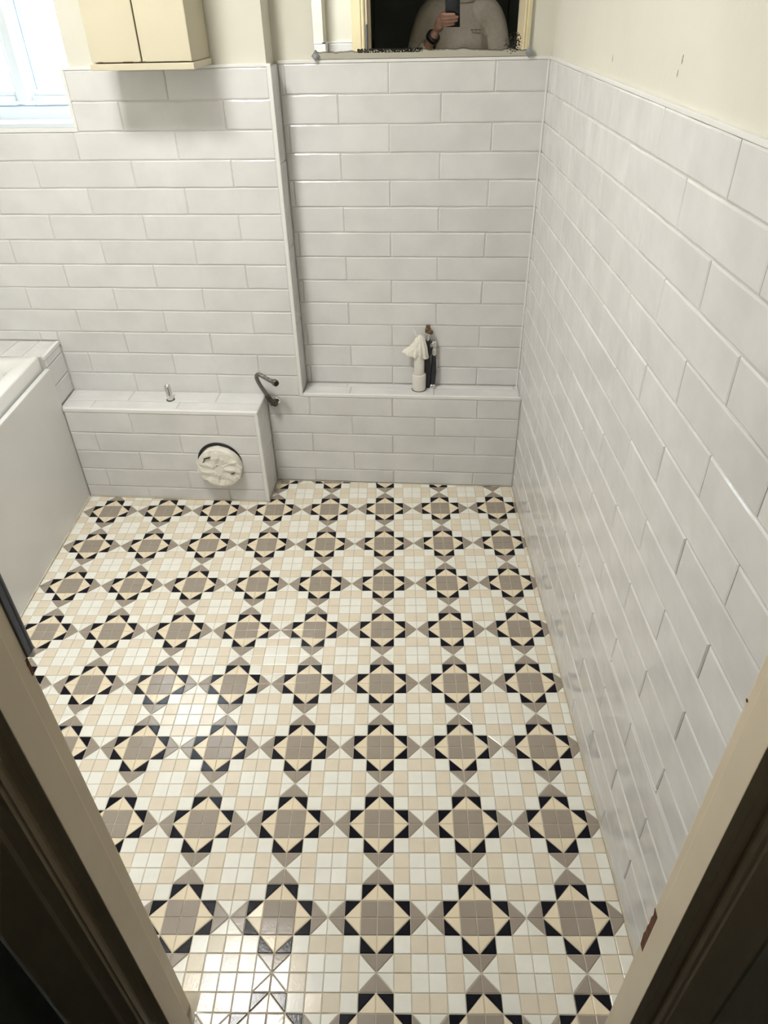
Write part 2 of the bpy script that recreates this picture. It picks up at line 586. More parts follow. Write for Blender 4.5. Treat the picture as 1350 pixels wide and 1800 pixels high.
UEND = -YD / 0.99631
rbox(mb, -0.12, UEND + 0.03, -0.12, -0.003, 0, ZT)
wall_right = struct(mb.build('wall_right', M['grout']))
mb = rbox(MB(), -0.12, UEND + 0.03, -0.12, -0.008, ZT, ZC)
rp = mb.build('plaster', M['plaster'], wall_right)
re, ro = seq(0.2765, 0.3015), seq(0.1265, 0.3015)
tiles(wall_right, fr_right, [course(0)], -0.092, UEND, lambda k: re + [0.0])
tiles(wall_right, fr_right, [course(k) for k in range(1, 12)], -0.092, UEND, lambda k: ro if k % 2 else re)
tiles(wall_right, fr_right, [(12, (ZL + 0.001, ZT - 12 * H))], -0.092, UEND, lambda k: re)
tiles(wall_right, fr_right, [(12, (ZT - 13 * H, ZL + 0.001))], 0.0, UEND, lambda k: re)
tiles(wall_right, fr_right, [course(k) for k in range(13, 18)], 0.0, UEND, lambda k: ro if k % 2 else re)
rbox(MB(), -0.092, UEND, -0.010, 0.001, ZT, ZT + 0.0075, 0.001).build('edge_trim', M['trim'], wall_right)
rbox(MB(), 0.0, UEND, -0.001, 0.0035, 0.0, 0.005, 0.001).build('sealant', M['g_floor'], wall_right)
for u, z, hh, ww in ((0.500, 1.386, 0.008, 0.0022), (0.895, 1.411, 0.009, 0.0025),
                     (0.885, 1.392, 0.006, 0.0025), (0.43, 1.50, 0.006, 0.002)):
    c = fr_right(u, z, -0.008)
    pts = []
    for i in range(7):
        a = 2 * math.pi * i / 7
        pts.append(RU * (ww * math.cos(a) * random.uniform(0.7, 1.2)) + Vector((0, 0, hh * math.sin(a) * random.uniform(0.7, 1.1))))
    MB().rings([[c + q - RN * 0.0005 for q in pts], [c + q * 0.8 + RN * 0.0005 for q in pts]], smooth=False).build(
        'scuff', M['scuff'], rp, c)

# left wall, door wall, ceiling
struct(MB().box(XLEFT - 0.1, XLEFT, YD - 0.07, 0.1, 0, ZC).build('wall_left', M['plaster']))
struct(MB().box(XLEFT - 0.1, 0.4, -1.84, 0.3, ZC, ZC + 0.1).build('ceiling', M['ceiling']))
XJL, XJR = -0.697, 0.0425        # rebate faces of the door lining
mb = MB()
mb.box(XLEFT, XJL - 0.03, YD - 0.073, YD - 0.010, 0, ZC)
mb.box(XJR + 0.03, 0.4, YD - 0.073, YD - 0.010, 0, ZC)
mb.box(XJL - 0.03, XJR + 0.03, YD - 0.073, YD - 0.010, 2.06, ZC)
mb.box(XLEFT, -0.90, YD - 0.010, YD + 0.10, 0, ZC)            # boxed pier beside the door
wall_front = struct(mb.build('wall_front', M['plaster']))


def fr_front(u, v, n): return Vector((u, YD - 0.002 + n, v))
def fr_fpier(u, v, n): return Vector((u, YD + 0.108 + n, v))
def fr_fside(u, v, n): return Vector((-0.892 + n, u, v))


frows = [course(k) for k in range(18)]
tiles(wall_front, fr_fpier, frows, -1.50, -0.892, lambda k: seq(-1.0 if k % 2 else -1.15, 0.3))
tiles(wall_front, fr_front, frows, -0.892, XJL - 0.075, lambda k: [])
tiles(wall_front, fr_fside, [(k, (ZT * k / 5, ZT * (k + 1) / 5)) for k in range(5)], YD, YD + 0.108, lambda k: [], flat=True)
for a in ((-1.5, -0.89, YD + 0.095, YD + 0.11, ZT, ZT + 0.0075), (-0.905, -0.89, YD, YD + 0.11, ZT, ZT + 0.0075),
          (-0.892, XJL - 0.075, YD - 0.012, YD, ZT, ZT + 0.0075), (-0.902, -0.8905, YD + 0.098, YD + 0.1095, 0, ZT)):
    MB().box(*a, 0.001).build('edge_trim', M['trim'], wall_front)

# hall behind the camera
hl = bpy.data.lights.new('hall_fill', 'POINT')
hl.energy = 1.0  # added fill light that lifts the dark hall, no fixture there
hl.color = (1.0, 0.88, 0.70)
hl.shadow_soft_size = 0.08
hlo = bpy.data.objects.new('hall_fill', hl)
COL.objects.link(hlo)
hlo.location = (0.55, -2.75, 2.05)
XHL, XHR, YH = -0.875, 0.95, -3.35
HF = YD - 0.073                  # hall face of the door wall
struct(MB().box(XHL - 0.1, XHR + 0.1, YH - 0.1, YD - 0.08, -0.1, -0.004).build('floor_hall', M['carpet']))
mb = MB().box(XHL - 0.06, XHL, YH, HF - 0.003, 0, ZC)
struct(mb.build('wall_hall_left', M['hall_dark']))
struct(MB().box(XHR, XHR + 0.06, YH, HF - 0.002, 0, ZC).build('wall_hall_right', M['hall']))
wb = struct(MB().box(XHL - 0.06, XHR + 0.06, YH - 0.06, YH, 0, ZC).build('wall_hall_back', M['hall_dark']))
for i in range(4):
    a = -0.82 + i * 0.445
    MB().box(a + 0.003, a + 0.442, YH, YH + 0.018, 0.05, 2.3, 0.004).build('panel', M['hall_dark'], wb)
struct(MB().box(XHL - 0.06, XHR + 0.06, YH, HF - 0.03, ZC, ZC + 0.1).build('ceiling_hall', M['hall']))
MB().box(0.135, XHR, HF - 0.004, HF + 0.001, 0.0, ZC).build('hall_plaster', M['hall'], wall_front)

# door frame: rebated lining, stops, moulded architraves
door = bpy.data.objects.new('door_1', None)
COL.objects.link(door)
door.location = ((XJL + XJR) / 2, YD - 0.03, 0)
struct(door, 'cream painted door frame with its door taken out')
ZH = 2.03
SL, SR = -0.685, 0.0305          # stop faces
YS0, YS1 = HF, -1.770
mb = MB().box(XJL - 0.03, XJL, HF, YD, 0, ZH + 0.03, 0.002)
mb.build('jamb', M['jamb'], door)
MB().box(XJR, XJR + 0.03, HF, YD, 0, ZH + 0.03, 0.002).build('jamb', M['jamb'], door)
MB().box(XJL, XJR, HF, YD, ZH, ZH + 0.03, 0.002).build('head', M['jamb'], door)
MB().box(XJL - 0.001, SL, YS0, YS1, 0, ZH, 0.0015).build('stop', M['jamb'], door)
MB().box(SR, XJR + 0.001, YS0, YS1, 0, ZH, 0.0015).build('stop', M['jamb'], door)
MB().box(SL, SR, YS0, YS1, ZH - 0.012, ZH, 0.0015).build('stop', M['jamb'], door)
# hall side, right: moulded architrave 77 mm wide
AR = [(x + 0.0255, y) for x, y in ((0.0325, HF), (0.0325, HF - 0.005), (0.0360, HF - 0.0095), (0.0400, HF - 0.0095), (0.0425, HF - 0.0130),
      (0.0470, HF - 0.0130), (0.0490, HF - 0.0105), (0.060, HF - 0.0115), (0.0930, HF - 0.0150), (0.0960, HF - 0.0120), (0.0965, HF))]
MB().prism(AR, 0, ZH + 0.06).build('architrave', M['jamb'], door)
AL = [(x - 0.0275, y) for x, y in ((-0.687, HF), (-0.687, HF - 0.005), (-0.690, HF - 0.0095), (-0.6940, HF - 0.0095), (-0.6965, HF - 0.0125), (-0.7010, HF - 0.0125),
      (-0.7035, HF - 0.0105), (-0.7230, HF - 0.0110), (-0.7280, HF - 0.0145), (-0.7340, HF - 0.0145), (-0.7380, HF - 0.0100), (-0.8290, HF - 0.0100), (-0.8315, HF))]
MB().prism(list(reversed(AL)), 0, ZH + 0.06).build('architrave', M['jamb'], door)
MB().box(-0.859, 0.122, HF - 0.0165, HF, ZH + 0.002, ZH + 0.075, 0.002).build('architrave', M['jamb'], door)
# room side
for a, b in ((XJL - 0.075, XJL - 0.013), (XJR + 0.013, XJR + 0.075)):
    mb = MB()
    s = 1 if a > -0.3 else -1
    inn, outx = (a, b) if s > 0 else (b, a)
    prof = [(inn, YD - 0.010), (inn, YD + 0.010), (inn + s * 0.006, YD + 0.014), (inn + s * 0.013, YD + 0.011),
            (inn + s * 0.018, YD + 0.018), (outx - s * 0.004, YD + 0.018), (outx, YD + 0.014), (outx, YD - 0.010)]
    mb.prism(prof, 0.0 if s < 0 else 0.0, ZH + 0.05)
    mb.build('architrave', M['cream_wood'], door)
MB().box(XJL - 0.075, XJR + 0.075, YD - 0.010, YD + 0.018, ZH + 0.05, ZH + 0.11, 0.003).build('architrave', M['cream_wood'], door)
# bare wood where the paint has come off, both jambs
for (x, y0, y1, za, zb, s) in ((XJR, -1.7565, -1.7385, 0.400, 0.502, -1), (XJL, -1.7440, -1.7392, 0.920, 0.944, 1)):
    rnd = random.Random(3)
    ring = []
    nn = 9
    for i in range(nn):
        ring.append((y0 + rnd.uniform(0, 0.25) * (y1 - y0), za + (zb - za) * i / (nn - 1)))
    for i in range(nn):
        ring.append((y1 - rnd.uniform(0, 0.25) * (y1 - y0), zb - (zb - za) * i / (nn - 1)))
    mb = MB().rings([[Vector((x - s * 0.001, y, z)) for y, z in ring], [Vector((x + s * 0.0008, y, z)) for y, z in ring]], smooth=False)
    mb.build('bare_wood', M['bare'], door)
# nick in the right edge and a metal strip on the left edge
MB().lathe([(0.0014, -0.0005), (0.0022, 0.0004), (0.0012, 0.0008)], (XJR, -1.7405, 0.937), (-1, 0, 0), 7).build('bare_wood', M['bare'], door)
mb = MB().box(XJL - 0.004, XJL + 0.0025, -1.7405, -1.7285, 0.945, 1.42, 0.001)
mb.lathe([(0.0045, 0), (0.0045, 0.47)], (XJL - 0.001, -1.7300, 0.947), seg=10)
mb.build('metal_strip', M['zinc'], door)['label'] = 'blue-grey metal strip along the left edge'
MB().lathe([(0.002, 0), (0.0045, 0.003), (0.0045, 0.009), (0.003, 0.011)], (XJL - 0.001, -1.7300, 0.936), seg=10).build('strip_end', M['white'], door)

# ------------------------------------------------------------------ floor and its mosaic
TH = math.radians(4.1367)
EX, EY = Vector((math.cos(TH), math.sin(TH))), Vector((-math.sin(TH), math.cos(TH)))
ORG = Vector((-0.4653, -0.1652))
U = 0.2 / 6
floor = struct(MB().box(XLEFT - 0.1, 0.4, YD - 0.075, 0.25, -0.1, -0.0013).build('floor', M['g_floor']))
PX0 = -1.591                      # face of the bath panel at y = 0, runs like the right wall


def clip(poly, a, b, c):
    out = []
    n = len(poly)
    for i in range(n):
        p, q = poly[i], poly[(i + 1) % n]
        dp, dq = a * p[0] + b * p[1] - c, a * q[0] + b * q[1] - c
        if dp <= 0:
            out.append(p)
        if (dp < 0 < dq) or (dq < 0 < dp):
            t = dp / (dp - dq)
            out.append((p[0] + (q[0] - p[0]) * t, p[1] + (q[1] - p[1]) * t))
    return out


def inset(poly, d):
    n = len(poly)
    res = []
    for i in range(n):
        p0, p1, p2 = Vector(poly[i - 1]), Vector(poly[i]), Vector(poly[(i + 1) % n])
        e0, e1 = (p1 - p0), (p2 - p1)
        if e0.length < 1e-6 or e1.length < 1e-6:
            return None
        e0.normalize()
        e1.normalize()
        n0, n1 = Vector((-e0.y, e0.x)), Vector((-e1.y, e1.x))
        k = 1 + n0.dot(n1)
        if k < 0.05:
            return None
        res.append(tuple(p1 + (n0 + n1) * (d / k)))
    return res


def area(poly):
    return 0.5 * sum(poly[i][0] * poly[(i + 1) % len(poly)][1] - poly[(i + 1) % len(poly)][0] * poly[i][1] for i in range(len(poly)))


def dedupe(poly):
    out = []
    for p in poly:
        if not out or (Vector(p) - Vector(out[-1])).length > 2e-4:
            out.append(p)
    if len(out) > 1 and (Vector(out[0]) - Vector(out[-1])).length < 2e-4:
        out.pop()
    return out


def cell_pieces(i, j):
    """pieces of one mosaic cell in cell units: [(polygon, colour)]"""
    fx, fy = ((i + 3) % 6) - 2.5, ((j + 3) % 6) - 2.5
    a, b = abs(fx), abs(fy)
    sx_, sy_ = (1 if fx > 0 else -1), (1 if fy > 0 else -1)

    def loc(pts):
        q = [((x * sx_) + 0.5, (y * sy_) + 0.5) for x, y in pts]
        return q if area(q) > 0 else list(reversed(q))
    full = [(-.5, -.5), (.5, -.5), (.5, .5), (-.5, .5)]
    # local quadrant coordinates: x, y grow away from the star's centre
    if a == 0.5 and b == 0.5:
        return [(loc(full), 'f_taupe')]
    if (a, b) == (1.5, 0.5):
        return [(loc([(-.5, -.5), (.5, -.5), (-.5, .5)]), 'f_cream'), (loc([(.5, -.5), (.5, .5), (-.5, .5)]), 'f_navy')]
    if (a, b) == (0.5, 1.5):
        return [(loc([(-.5, -.5), (.5, -.5), (-.5, .5)]), 'f_cream'), (loc([(.5, -.5), (.5, .5), (-.5, .5)]), 'f_navy')]
    if (a, b) == (2.5, 0.5):
        return [(loc([(-.5, -.5), (.5, -.5), (-.5, .5)]), 'f_taupe'), (loc([(.5, -.5), (.5, .5), (-.5, .5)]), 'f_white')]
    if (a, b) == (0.5, 2.5):
        return [(loc([(-.5, -.5), (.5, -.5), (-.5, .5)]), 'f_taupe'), (loc([(.5, -.5), (.5, .5), (-.5, .5)]), 'f_white')]
    if (a, b) == (1.5, 1.5):
        return [(loc(full), 'f_white')]
    if (a, b) == (2.5, 2.5):
        return [(loc(full), 'f_white')]
    return [(loc(full), 'f_beige')]


def chip_rings(poly, z, tilt):
    c = Vector((sum(p[0] for p in poly) / len(poly), sum(p[1] for p in poly) / len(poly)))
    inner = inset(poly, 0.0012)
    if inner is None or area(inner) <= 1e-6:
        inner = [tuple(c + (Vector(p) - c) * 0.9) for p in poly]
    lift = lambda p: z + tilt[0] * (p[0] - c.x) + tilt[1] * (p[1] - c.y)
    return [[Vector((p[0], p[1], -0.003)) for p in poly], [Vector((p[0], p[1], lift(p) - 0.0005)) for p in poly],
            [Vector((p[0], p[1], lift(p))) for p in inner]]


pieces = []
for i in range(-42, 26):
    for j in range(-56, 14):
        for poly, colr in cell_pieces(i, j):
            pw = []
            for x, y in poly:
                q = ORG + EX * ((i + x) * U) + EY * ((j + y) * U)
                pw.append((q.x, q.y))
            cx = sum(p[0] for p in pw) / len(pw)
            cy = sum(p[1] for p in pw) / len(pw)
            if cx > 0.25 or cx < -1.7 or cy > 0.1 or cy < YD - 0.12:
                continue
            a0 = area(pw)
            q = clip(pw, 1, -RW, -0.003)                       # right wall
            q = clip(q, 0, 1, -0.002)                          # back wall
            if q and cx < XB:
                q = clip(q, 0, 1, YB - 0.002)                  # boxing
            elif q and cy > YB:
                q = clip(q, -1, 0, -(XB + 0.002))
            if q:
                q = clip(q, -1, RW, -(PX0 + 0.003))            # bath panel
            if q and cy < YD + 0.012:                          # door opening
                q = clip(clip(q, -1, 0, -(SL + 0.001)), 1, 0, SR - 0.001)
            if q:
                q = clip(q, 0, -1, -(YD - 0.075))
            if not q:
                continue
            q = dedupe(q)
            if len(q) < 3 or area(q) < 3e-5:
                continue
            q2 = inset(q, 0.00085 if len(poly) == 4 else 0.0007)
            if q2 is None or area(q2) < 2e-5:
                continue
            d = (Vector((cx, cy, 0)) - CAM)
            vis = abs(d.dot(RIGHT) / d.dot(FWD)) < 0.56 and abs(d.dot(UP) / d.dot(FWD)) < 0.735
            pieces.append((0 if vis else 1, d.length, q2, colr, (cx, cy)))
pieces.sort(key=lambda t: (t[0], t[1]))
FMATS = ['f_white', 'f_beige', 'f_cream', 'f_taupe', 'f_navy']
far = MB()
share = {}
for idx, (nv, dist, poly, colr, c) in enumerate(pieces):
    z = random.uniform(-0.0002, 0.0002)
    tilt = (random.gauss(0, 0.009), random.gauss(0, 0.009))
    if idx < 300:
        # alike pieces share their mesh: same outline about the same centre
        rel = tuple((round(p[0] - c[0], 4), round(p[1] - c[1], 4)) for p in poly)
        key = (rel, colr, random.randrange(3))
        if key not in share:
            mb = MB().rings(chip_rings([(p[0] - c[0], p[1] - c[1]) for p in poly], 0.0, tilt), cap0=False, smooth=False)
            share[key] = mb.mesh('mosaic_tile', M[colr])
        put('mosaic_tile', share[key], floor, (c[0], c[1], z))
    else:
        far.rings(chip_rings(poly, z, tilt), cap0=False, smooth=False, mi=FMATS.index(colr))
o = far.build('mosaic_tiles', [M[k] for k in FMATS], floor)
o['kind'] = 'stuff'
MB().box(SL, SR, YD - 0.10, YD - 0.074, -0.004, 0.003, 0.002).build('threshold_bar', M['dull'], floor)

# ------------------------------------------------------------------ window
win = struct(MB().box(WIN_L + 0.001, WIN_X - 0.001, 0.004, 0.10, WIN_Z, WIN_Z + 0.012, 0.002).build('window_1', M['upvc']))
win['label'] = 'white plastic window with obscured glass'
YW = 0.10
mb = MB()
mb.box(WIN_L - 0.05, WIN_X + 0.05, YW, YW + 0.065, WIN_Z + 0.006, 1.252, 0.003)
mb.box(WIN_L - 0.05, WIN_X + 0.05, YW, YW + 0.065, 2.0, 2.05, 0.003)
mb.box(WIN_X - 0.008, WIN_X + 0.05, YW, YW + 0.065, 1.25, 2.0, 0.003)
mb.box(WIN_L - 0.05, WIN_L + 0.02, YW, YW + 0.065, 1.25, 2.0, 0.003)
mb.build('window_frame', M['upvc'], win)
mb = MB()
mb.box(-1.562, -1.503, YW + 0.004, YW + 0.06, 1.262, 1.99, 0.003)
mb.prism([(-1.555, YW + 0.005), (-1.545, YW - 0.012), (-1.520, YW - 0.012), (-1.510, YW + 0.005)], 1.262, 1.99)
mb.build('mullion', M['upvc'], win)
for a, b in ((-1.503, WIN_X - 0.008), (WIN_L + 0.02, -1.562)):
    mb = MB()
    mb.box(a, b, YW - 0.006, YW + 0.05, 1.2525, 1.276, 0.003)
    mb.box(a, b, YW + 0.004, YW + 0.05, 1.276, 1.290, 0.003)
    mb.build('sash_rail', M['upvc'], win)
    MB().box(a, b, YW + 0.03, YW + 0.05, 1.292, 1.99).build('pane', M['glass'], win)
    mb = MB()
    x = a if a > -1.55 else b
    s = 1 if a > -1.55 else -1
    mb.box(min(x, x + s * 0.003), max(x, x + s * 0.003), YW + 0.0265, YW + 0.031, 1.29, 1.99)
    mb.box(min(x + s * 0.010, x + s * 0.0125), max(x + s * 0.010, x + s * 0.0125), YW + 0.0265, YW + 0.031, 1.292, 1.99)
    mb.build('gasket', M['seal'], win)
MB().box(WIN_L + 0.002, WIN_X - 0.002, YW - 0.002, YW + 0.003, 1.2515, 1.2535).build('gasket', M['seal'], win)

# ------------------------------------------------------------------ tiled boxing under the window wall
box = thing('pipe_boxing', 'low white tiled boxing along the back wall between bath and recess', 'boxing', ((PX0 + XB) / 2, YB / 2, 0))
XLG_ = -1.600                      # side of the ledge at the head of the bath
mb = MB().prism([(XLG_ + 0.001, -0.0005), (XLG_ + 0.0125, -0.134), (PX0 + 0.0145, -0.134), (PX0 + 0.0145, YB + 0.003), (XB - 0.003, YB + 0.003), (XB - 0.003, -0.0005)], 0, ZL - 0.003)
mb.build('carcass', M['grout'], box)
bz = [(13, (0.2745, 0.3560)), (14, (0.1990, 0.2745)), (15, (0.1235, 0.1990)), (16, (0.0480, 0.1235)), (17, (0.0, 0.0480))]
be, bo = seq(-1.345, 0.306), seq(-1.488, 0.306)
tiles(box, fr_box, bz, PX0 + 0.0145, XB - 0.010, lambda k: be if k % 2 else bo)
tiles(box, fr_top, [(0, (YB + 0.010, -0.078))], PX0 + 0.0060, XB - 0.001, lambda k: seq(-1.485, 0.305), flat=True)
tiles(box, fr_top, [(1, (-0.078, -0.001))], XLG_ + 0.010, XB - 0.001, lambda k: seq(-1.372, 0.315), flat=True)
tiles(box, fr_boxside, [(0, (0.0, 0.18)), (1, (0.18, ZL - 0.001))], YB + 0.010, -0.001, lambda k: [], flat=True)
MB().box(PX0 + 0.0145, XB, YB - 0.0015, YB + 0.010, 0.3565, ZL + 0.0005, 0.001).build('edge_trim', M['trim'], box)
MB().box(XB - 0.0105, XB + 0.001, YB - 0.0015, YB + 0.009, 0, 0.3570, 0.001).build('edge_trim', M['trim'], box)
MB().box(PX0 + 0.0145, XB, YB - 0.004, YB, 0, 0.004, 0.001).build('sealant', M['g_floor'], box)

# ------------------------------------------------------------------ bath
E1, E2 = RU.copy(), RN.copy()         # along the bath towards the door, across it to the left
BO = Vector((PX0, 0, 0))


def bp(u, v, z):
    return BO + E1 * u + E2 * v + Vector((0, 0, z))


bath = thing('bathtub', 'white built-in bath with plain side panel along the left wall', 'bathtub', bp(0.9, 0.35, 0))
BL0, BL1, BW = 0.135, 1.60, 0.66


def rr_loop(u0, u1, v0, v1, r, z, n=8):
    pts = []
    for cu, cv, a0 in ((u1 - r, v1 - r, 0), (u0 + r, v1 - r, 90), (u0 + r, v0 + r, 180), (u1 - r, v0 + r, 270)):
        for i in range(n):
            a = math.radians(a0 + 90 * i / (n - 1))
            pts.append(bp(cu + r * math.cos(a), cv + r * math.sin(a), z))
    return pts


loops = [rr_loop(BL0, BL1, 0.026, BW, 0.008, 0.495), rr_loop(BL0, BL1, 0.026, BW, 0.008, 0.553)]
for i, z, r in ((0.0015, 0.557, 0.009), (0.005, 0.559, 0.012), (0.040, 0.559, 0.03), (0.052, 0.556, 0.06), (0.062, 0.546, 0.09), (0.072, 0.50, 0.10),
                (0.095, 0.30, 0.12), (0.13, 0.20, 0.14), (0.19, 0.165, 0.12)):
    loops.append(rr_loop(BL0 + i, BL1 - i, 0.026 + i, BW - i, r, z))
MB().rings(loops, cap0=False, cap1=True).build('tub', M['acrylic'], bath)
xf = Matrix(((E1.x, E2.x, 0, BO.x), (E1.y, E2.y, 0, BO.y), (0, 0, 1, 0), (0, 0, 0, 1)))
MB().box(0.137, 1.62, 0.0, 0.017, 0.0, 0.514, 0.004, xf).build('side_panel', M['panel'], bath)
mb = MB().lathe([(0.03, 0), (0.03, 0.004), (0.02, 0.005)], bp(0.45, 0.33, 0.165), (0, 0, 1), 20)
mb.build('plughole', M['chrome'], bath)
MB().box(0.150, 1.62, -0.004, 0.001, 0.0, 0.004, 0.001, xf).build('sealant', M['g_floor'], bath)

# tiled ledge at the head of the bath
led = thing('bath_end_ledge', 'white tiled ledge at the far end of the bath', 'ledge', (-1.9, -0.065, 0))
XLG = -1.600
mb = MB().prism([(XLEFT, -0.0005), (XLEFT, -0.128), (XLG + 0.0065, -0.128), (XLG - 0.003, -0.0005)], 0.0, 0.549)
mb.build('carcass', M['grout'], led)


def fr_ltop(u, v, n): return Vector((u, v, 0.5525 + n))
def fr_lside(u, v, n): return bp(u, -0.008 - 0.0 + 0.016 - n * 0 - n, v) if False else Vector((XLG + n - 0.0862 * u, u, v))


tiles(led, fr_ltop, [(0, (-0.130, -0.001))], XLEFT, XLG - 0.004, lambda k: seq(XLG - 0.072, 0.0745), flat=True)
tiles(led, fr_lside, [(0, (ZL + 0.001, 0.440)), (1, (0.440, 0.514)), (2, (0.514, 0.543))], -0.132, -0.001, lambda k: [], flat=True)
mb = MB().prism([(XLG - 0.010, -0.001), (XLG + 0.001, -0.001), (XLG + 0.0125, -0.134), (XLG + 0.001, -0.134)], 0.5430, 0.5535)
mb.build('edge_trim', M['trim'], led)

# ------------------------------------------------------------------ cabinet
cab = thing('wall_cabinet', 'cream painted two-door cabinet hung on the wall beside the window', 'cabinet', (-1.055, -0.07, 1.354))
mb = MB()
mb.box(-1.187, -1.171, -0.1415, 0.008, 1.3705, 1.95, 0.002)
mb.box(-0.943, -0.927, -0.1415, 0.008, 1.3705, 1.95, 0.002)
mb.box(-1.171, -0.943, -0.1415, 0.008, 1.934, 1.95, 0.001)
mb.box(-1.171, -0.943, -0.001, 0.008, 1.3705, 1.934)
mb.build('carcass', M['cab'], cab)
for a, b, kx in ((-1.1875, -1.0575, -1.075), (-1.0540, -0.9255, -1.036)):
    d = MB().box(a, b, -0.1585, -0.1425, 1.3725, 1.95, 0.0025).build('door', M['cab'], cab)
    MB().lathe([(0.005, 0), (0.005, 0.012), (0.012, 0.016), (0.013, 0.022), (0.008, 0.026)], (kx, -0.1585, 1.62), (0, -1, 0), 16).build('knob', M['cab'], d)
MB().box(-1.192, -0.921, -0.1625, -0.0025, 1.3548, 1.3700, 0.002).build('bottom_board', M['cab'], cab)
for x0, x1 in ((-1.105, -1.078), (-1.062, -1.045), (-1.17, -1.158)):
    MB().box(x0, x1, -0.1590, -0.1575, 1.3722, 1.3738).build('bare_edge', M['bare'], cab)

# ------------------------------------------------------------------ mirror
mir = thing('wall_mirror', 'old frameless mirror with flaking silver along its bottom edge', 'mirror', (-0.36, DN + 0.0, 1.354))
MW, MH = 0.588, 0.62
g = MB().box(0, MW, -0.005, 0.0, 0, MH, 0.0008).build('mirror_glass', M['mirror'])
g.location = (-0.655, DN + 0.003, 1.3545)
g.rotation_euler = (math.radians(-0.7), 0, 0)
adopt(g, mir)
for cx in (-0.6515, -0.0665):
    b = Vector((cx, DN - 0.0145, 1.3635))
    mb = MB()
    r = 0.0135
    c4 = [Vector((r * 0.8, 0, 0)), Vector((0, 0, r)), Vector((-r * 0.8, 0, 0)), Vector((0, 0, -r))]
    mb.rings([[b + q + Vector((0, 0.012, 0)) for q in c4], [b + q + Vector((0, 0.004, 0)) for q in c4],
              [b + q * 0.45 + Vector((0, -0.002, 0)) for q in c4]], smooth=False)
    mb.build('mirror_clip', M['clip'], mir)

# ------------------------------------------------------------------ pipes
# capped soil pipe low on the boxing
PC = Vector((-1.048, YB, 0.159))
so = thing('soil_pipe', 'round soil pipe stub wrapped in creased white tape and plastic', 'pipe', (PC.x, YB, PC.z - 0.08))
MB().lathe([(0.072, 0.001), (0.072, 0.030)], PC, (0, -1, 0), 40).build('pipe_end', M['pvc'], so)
MB().lathe([(0.0775, 0.0005), (0.0805, 0.0020), (0.0795, 0.0035), (0.070, 0.0035)], PC + Vector((-0.003, 0, 0.0085)), (0, -1, 0), 40, False, False).build('gap_shade_ring', M['black'], so)  # black ring painted in for the shaded gap around the pipe
rnd = random.Random(11)
seg, mb = 40, MB()
rs = []
ph = [rnd.uniform(-1, 1) for _ in range(seg)]
for r, d, j in ((0.0775, 0.004, 0.003), (0.0785, 0.022, 0.003), (0.0765, 0.034, 0.0025), (0.066, 0.037, 0.002), (0.045, 0.0375, 0.0022), (0.022, 0.038, 0.0020)):
    ring = []
    for i in range(seg):
        a = 2 * math.pi * i / seg
        rad = r + j * 0.45 * ph[i] * (1 if i % 2 else -0.6)
        dep = d + rnd.uniform(-0.0016, 0.0016) + (0.0028 * math.sin(9 * rad * math.sin(a) / 0.05 + 2.2 * rad * math.cos(a) / 0.05) if r < 0.07 else 0)
        zz = math.sin(a) * rad
        if zz > 0.050 and d < 0.02:
            dep *= 1.5
        ring.append(PC + Vector((math.cos(a) * rad, -dep, zz)))
    rs.append(ring)
mb.rings(rs, cap0=False, cap1=True, smooth=False)
# loose corners of the tape
for a, ln, wdt in ((0.12, 0.009, 0.05), (-0.5, 0.004, 0.05), (0.62, 0.006, 0.09), (2.75, 0.006, 0.10), (3.25, 0.006, 0.05), (4.6, 0.003, 0.06)):
    q = []
    for da, rr_ in ((-wdt * 2.4, 0.073), (wdt * 2.4, 0.073), (wdt * 1.1, 0.077 + ln), (-wdt * 0.6, 0.077 + ln * 0.8)):
        q.append(PC + Vector((math.cos(a + da) * rr_, -0.031 - rnd.uniform(0, 0.004), math.sin(a + da) * rr_)))
    t = Vector((0, 0.0008, 0))
    mb.rings([q, [x + t for x in q]], smooth=False)
mb.build('tape_cover', M['bag'], so)
for (dx, dz, rx, rz, rot) in ((-0.037, 0.046, 0.010, 0.0028, 0.3), (-0.047, 0.036, 0.010, 0.0018, 0.9), (-0.026, 0.049, 0.006, 0.0022, 0.6), (-0.004, 0.017, 0.0018, 0.0013, 0),
                              (0.049, -0.014, 0.006, 0.0015, 0.4), (0.055, -0.010, 0.005, 0.0012, 1.3), (0.045, -0.017, 0.004, 0.0012, 0.2)):
    c = PC + Vector((dx, -0.0390, dz))
    ring = []
    for i in range(8):
        a = 2 * math.pi * i / 8
        x, z = rx * math.cos(a) * rnd.uniform(0.8, 1.2), rz * math.sin(a)
        ring.append(Vector((x * math.cos(rot) - z * math.sin(rot), 0, x * math.sin(rot) + z * math.cos(rot))))
    MB().rings([[c + q + Vector((0, 0.005, 0)) for q in ring], [c + q - Vector((0, 0.0012, 0)) for q in ring]], smooth=False).build('grime_mark', M['dirt'], so)

# short pipe stub standing on the boxing
st = thing('pipe_stub', 'short cut chrome pipe standing up from the boxing top', 'pipe', (-1.219, -0.066, ZL))
B = Vector((-1.219, -0.064, ZL))
mb = MB().lathe([(0.0112, -0.002), (0.0112, 0.052), (0.0106, 0.0535), (0.0088, 0.0535), (0.0088, 0.035)], B, (-0.06, 0.03, 1), 20, True, True)
mb.build('pipe', M['chrome'], st)
MB().lathe([(0.0089, 0.0), (0.0089, 0.002)], B + Vector((-0.0028, 0.0014, 0.0465)), (-0.06, 0.03, 1), 20).build('dark_bore', M['black'], st)
MB().lathe([(0.0112, 0.0), (0.0145, 0.0), (0.0150, 0.0012), (0.0112, 0.002)], B, (0, 0, 1), 20, False, False).build('hole_edge', M['dirt'], st)

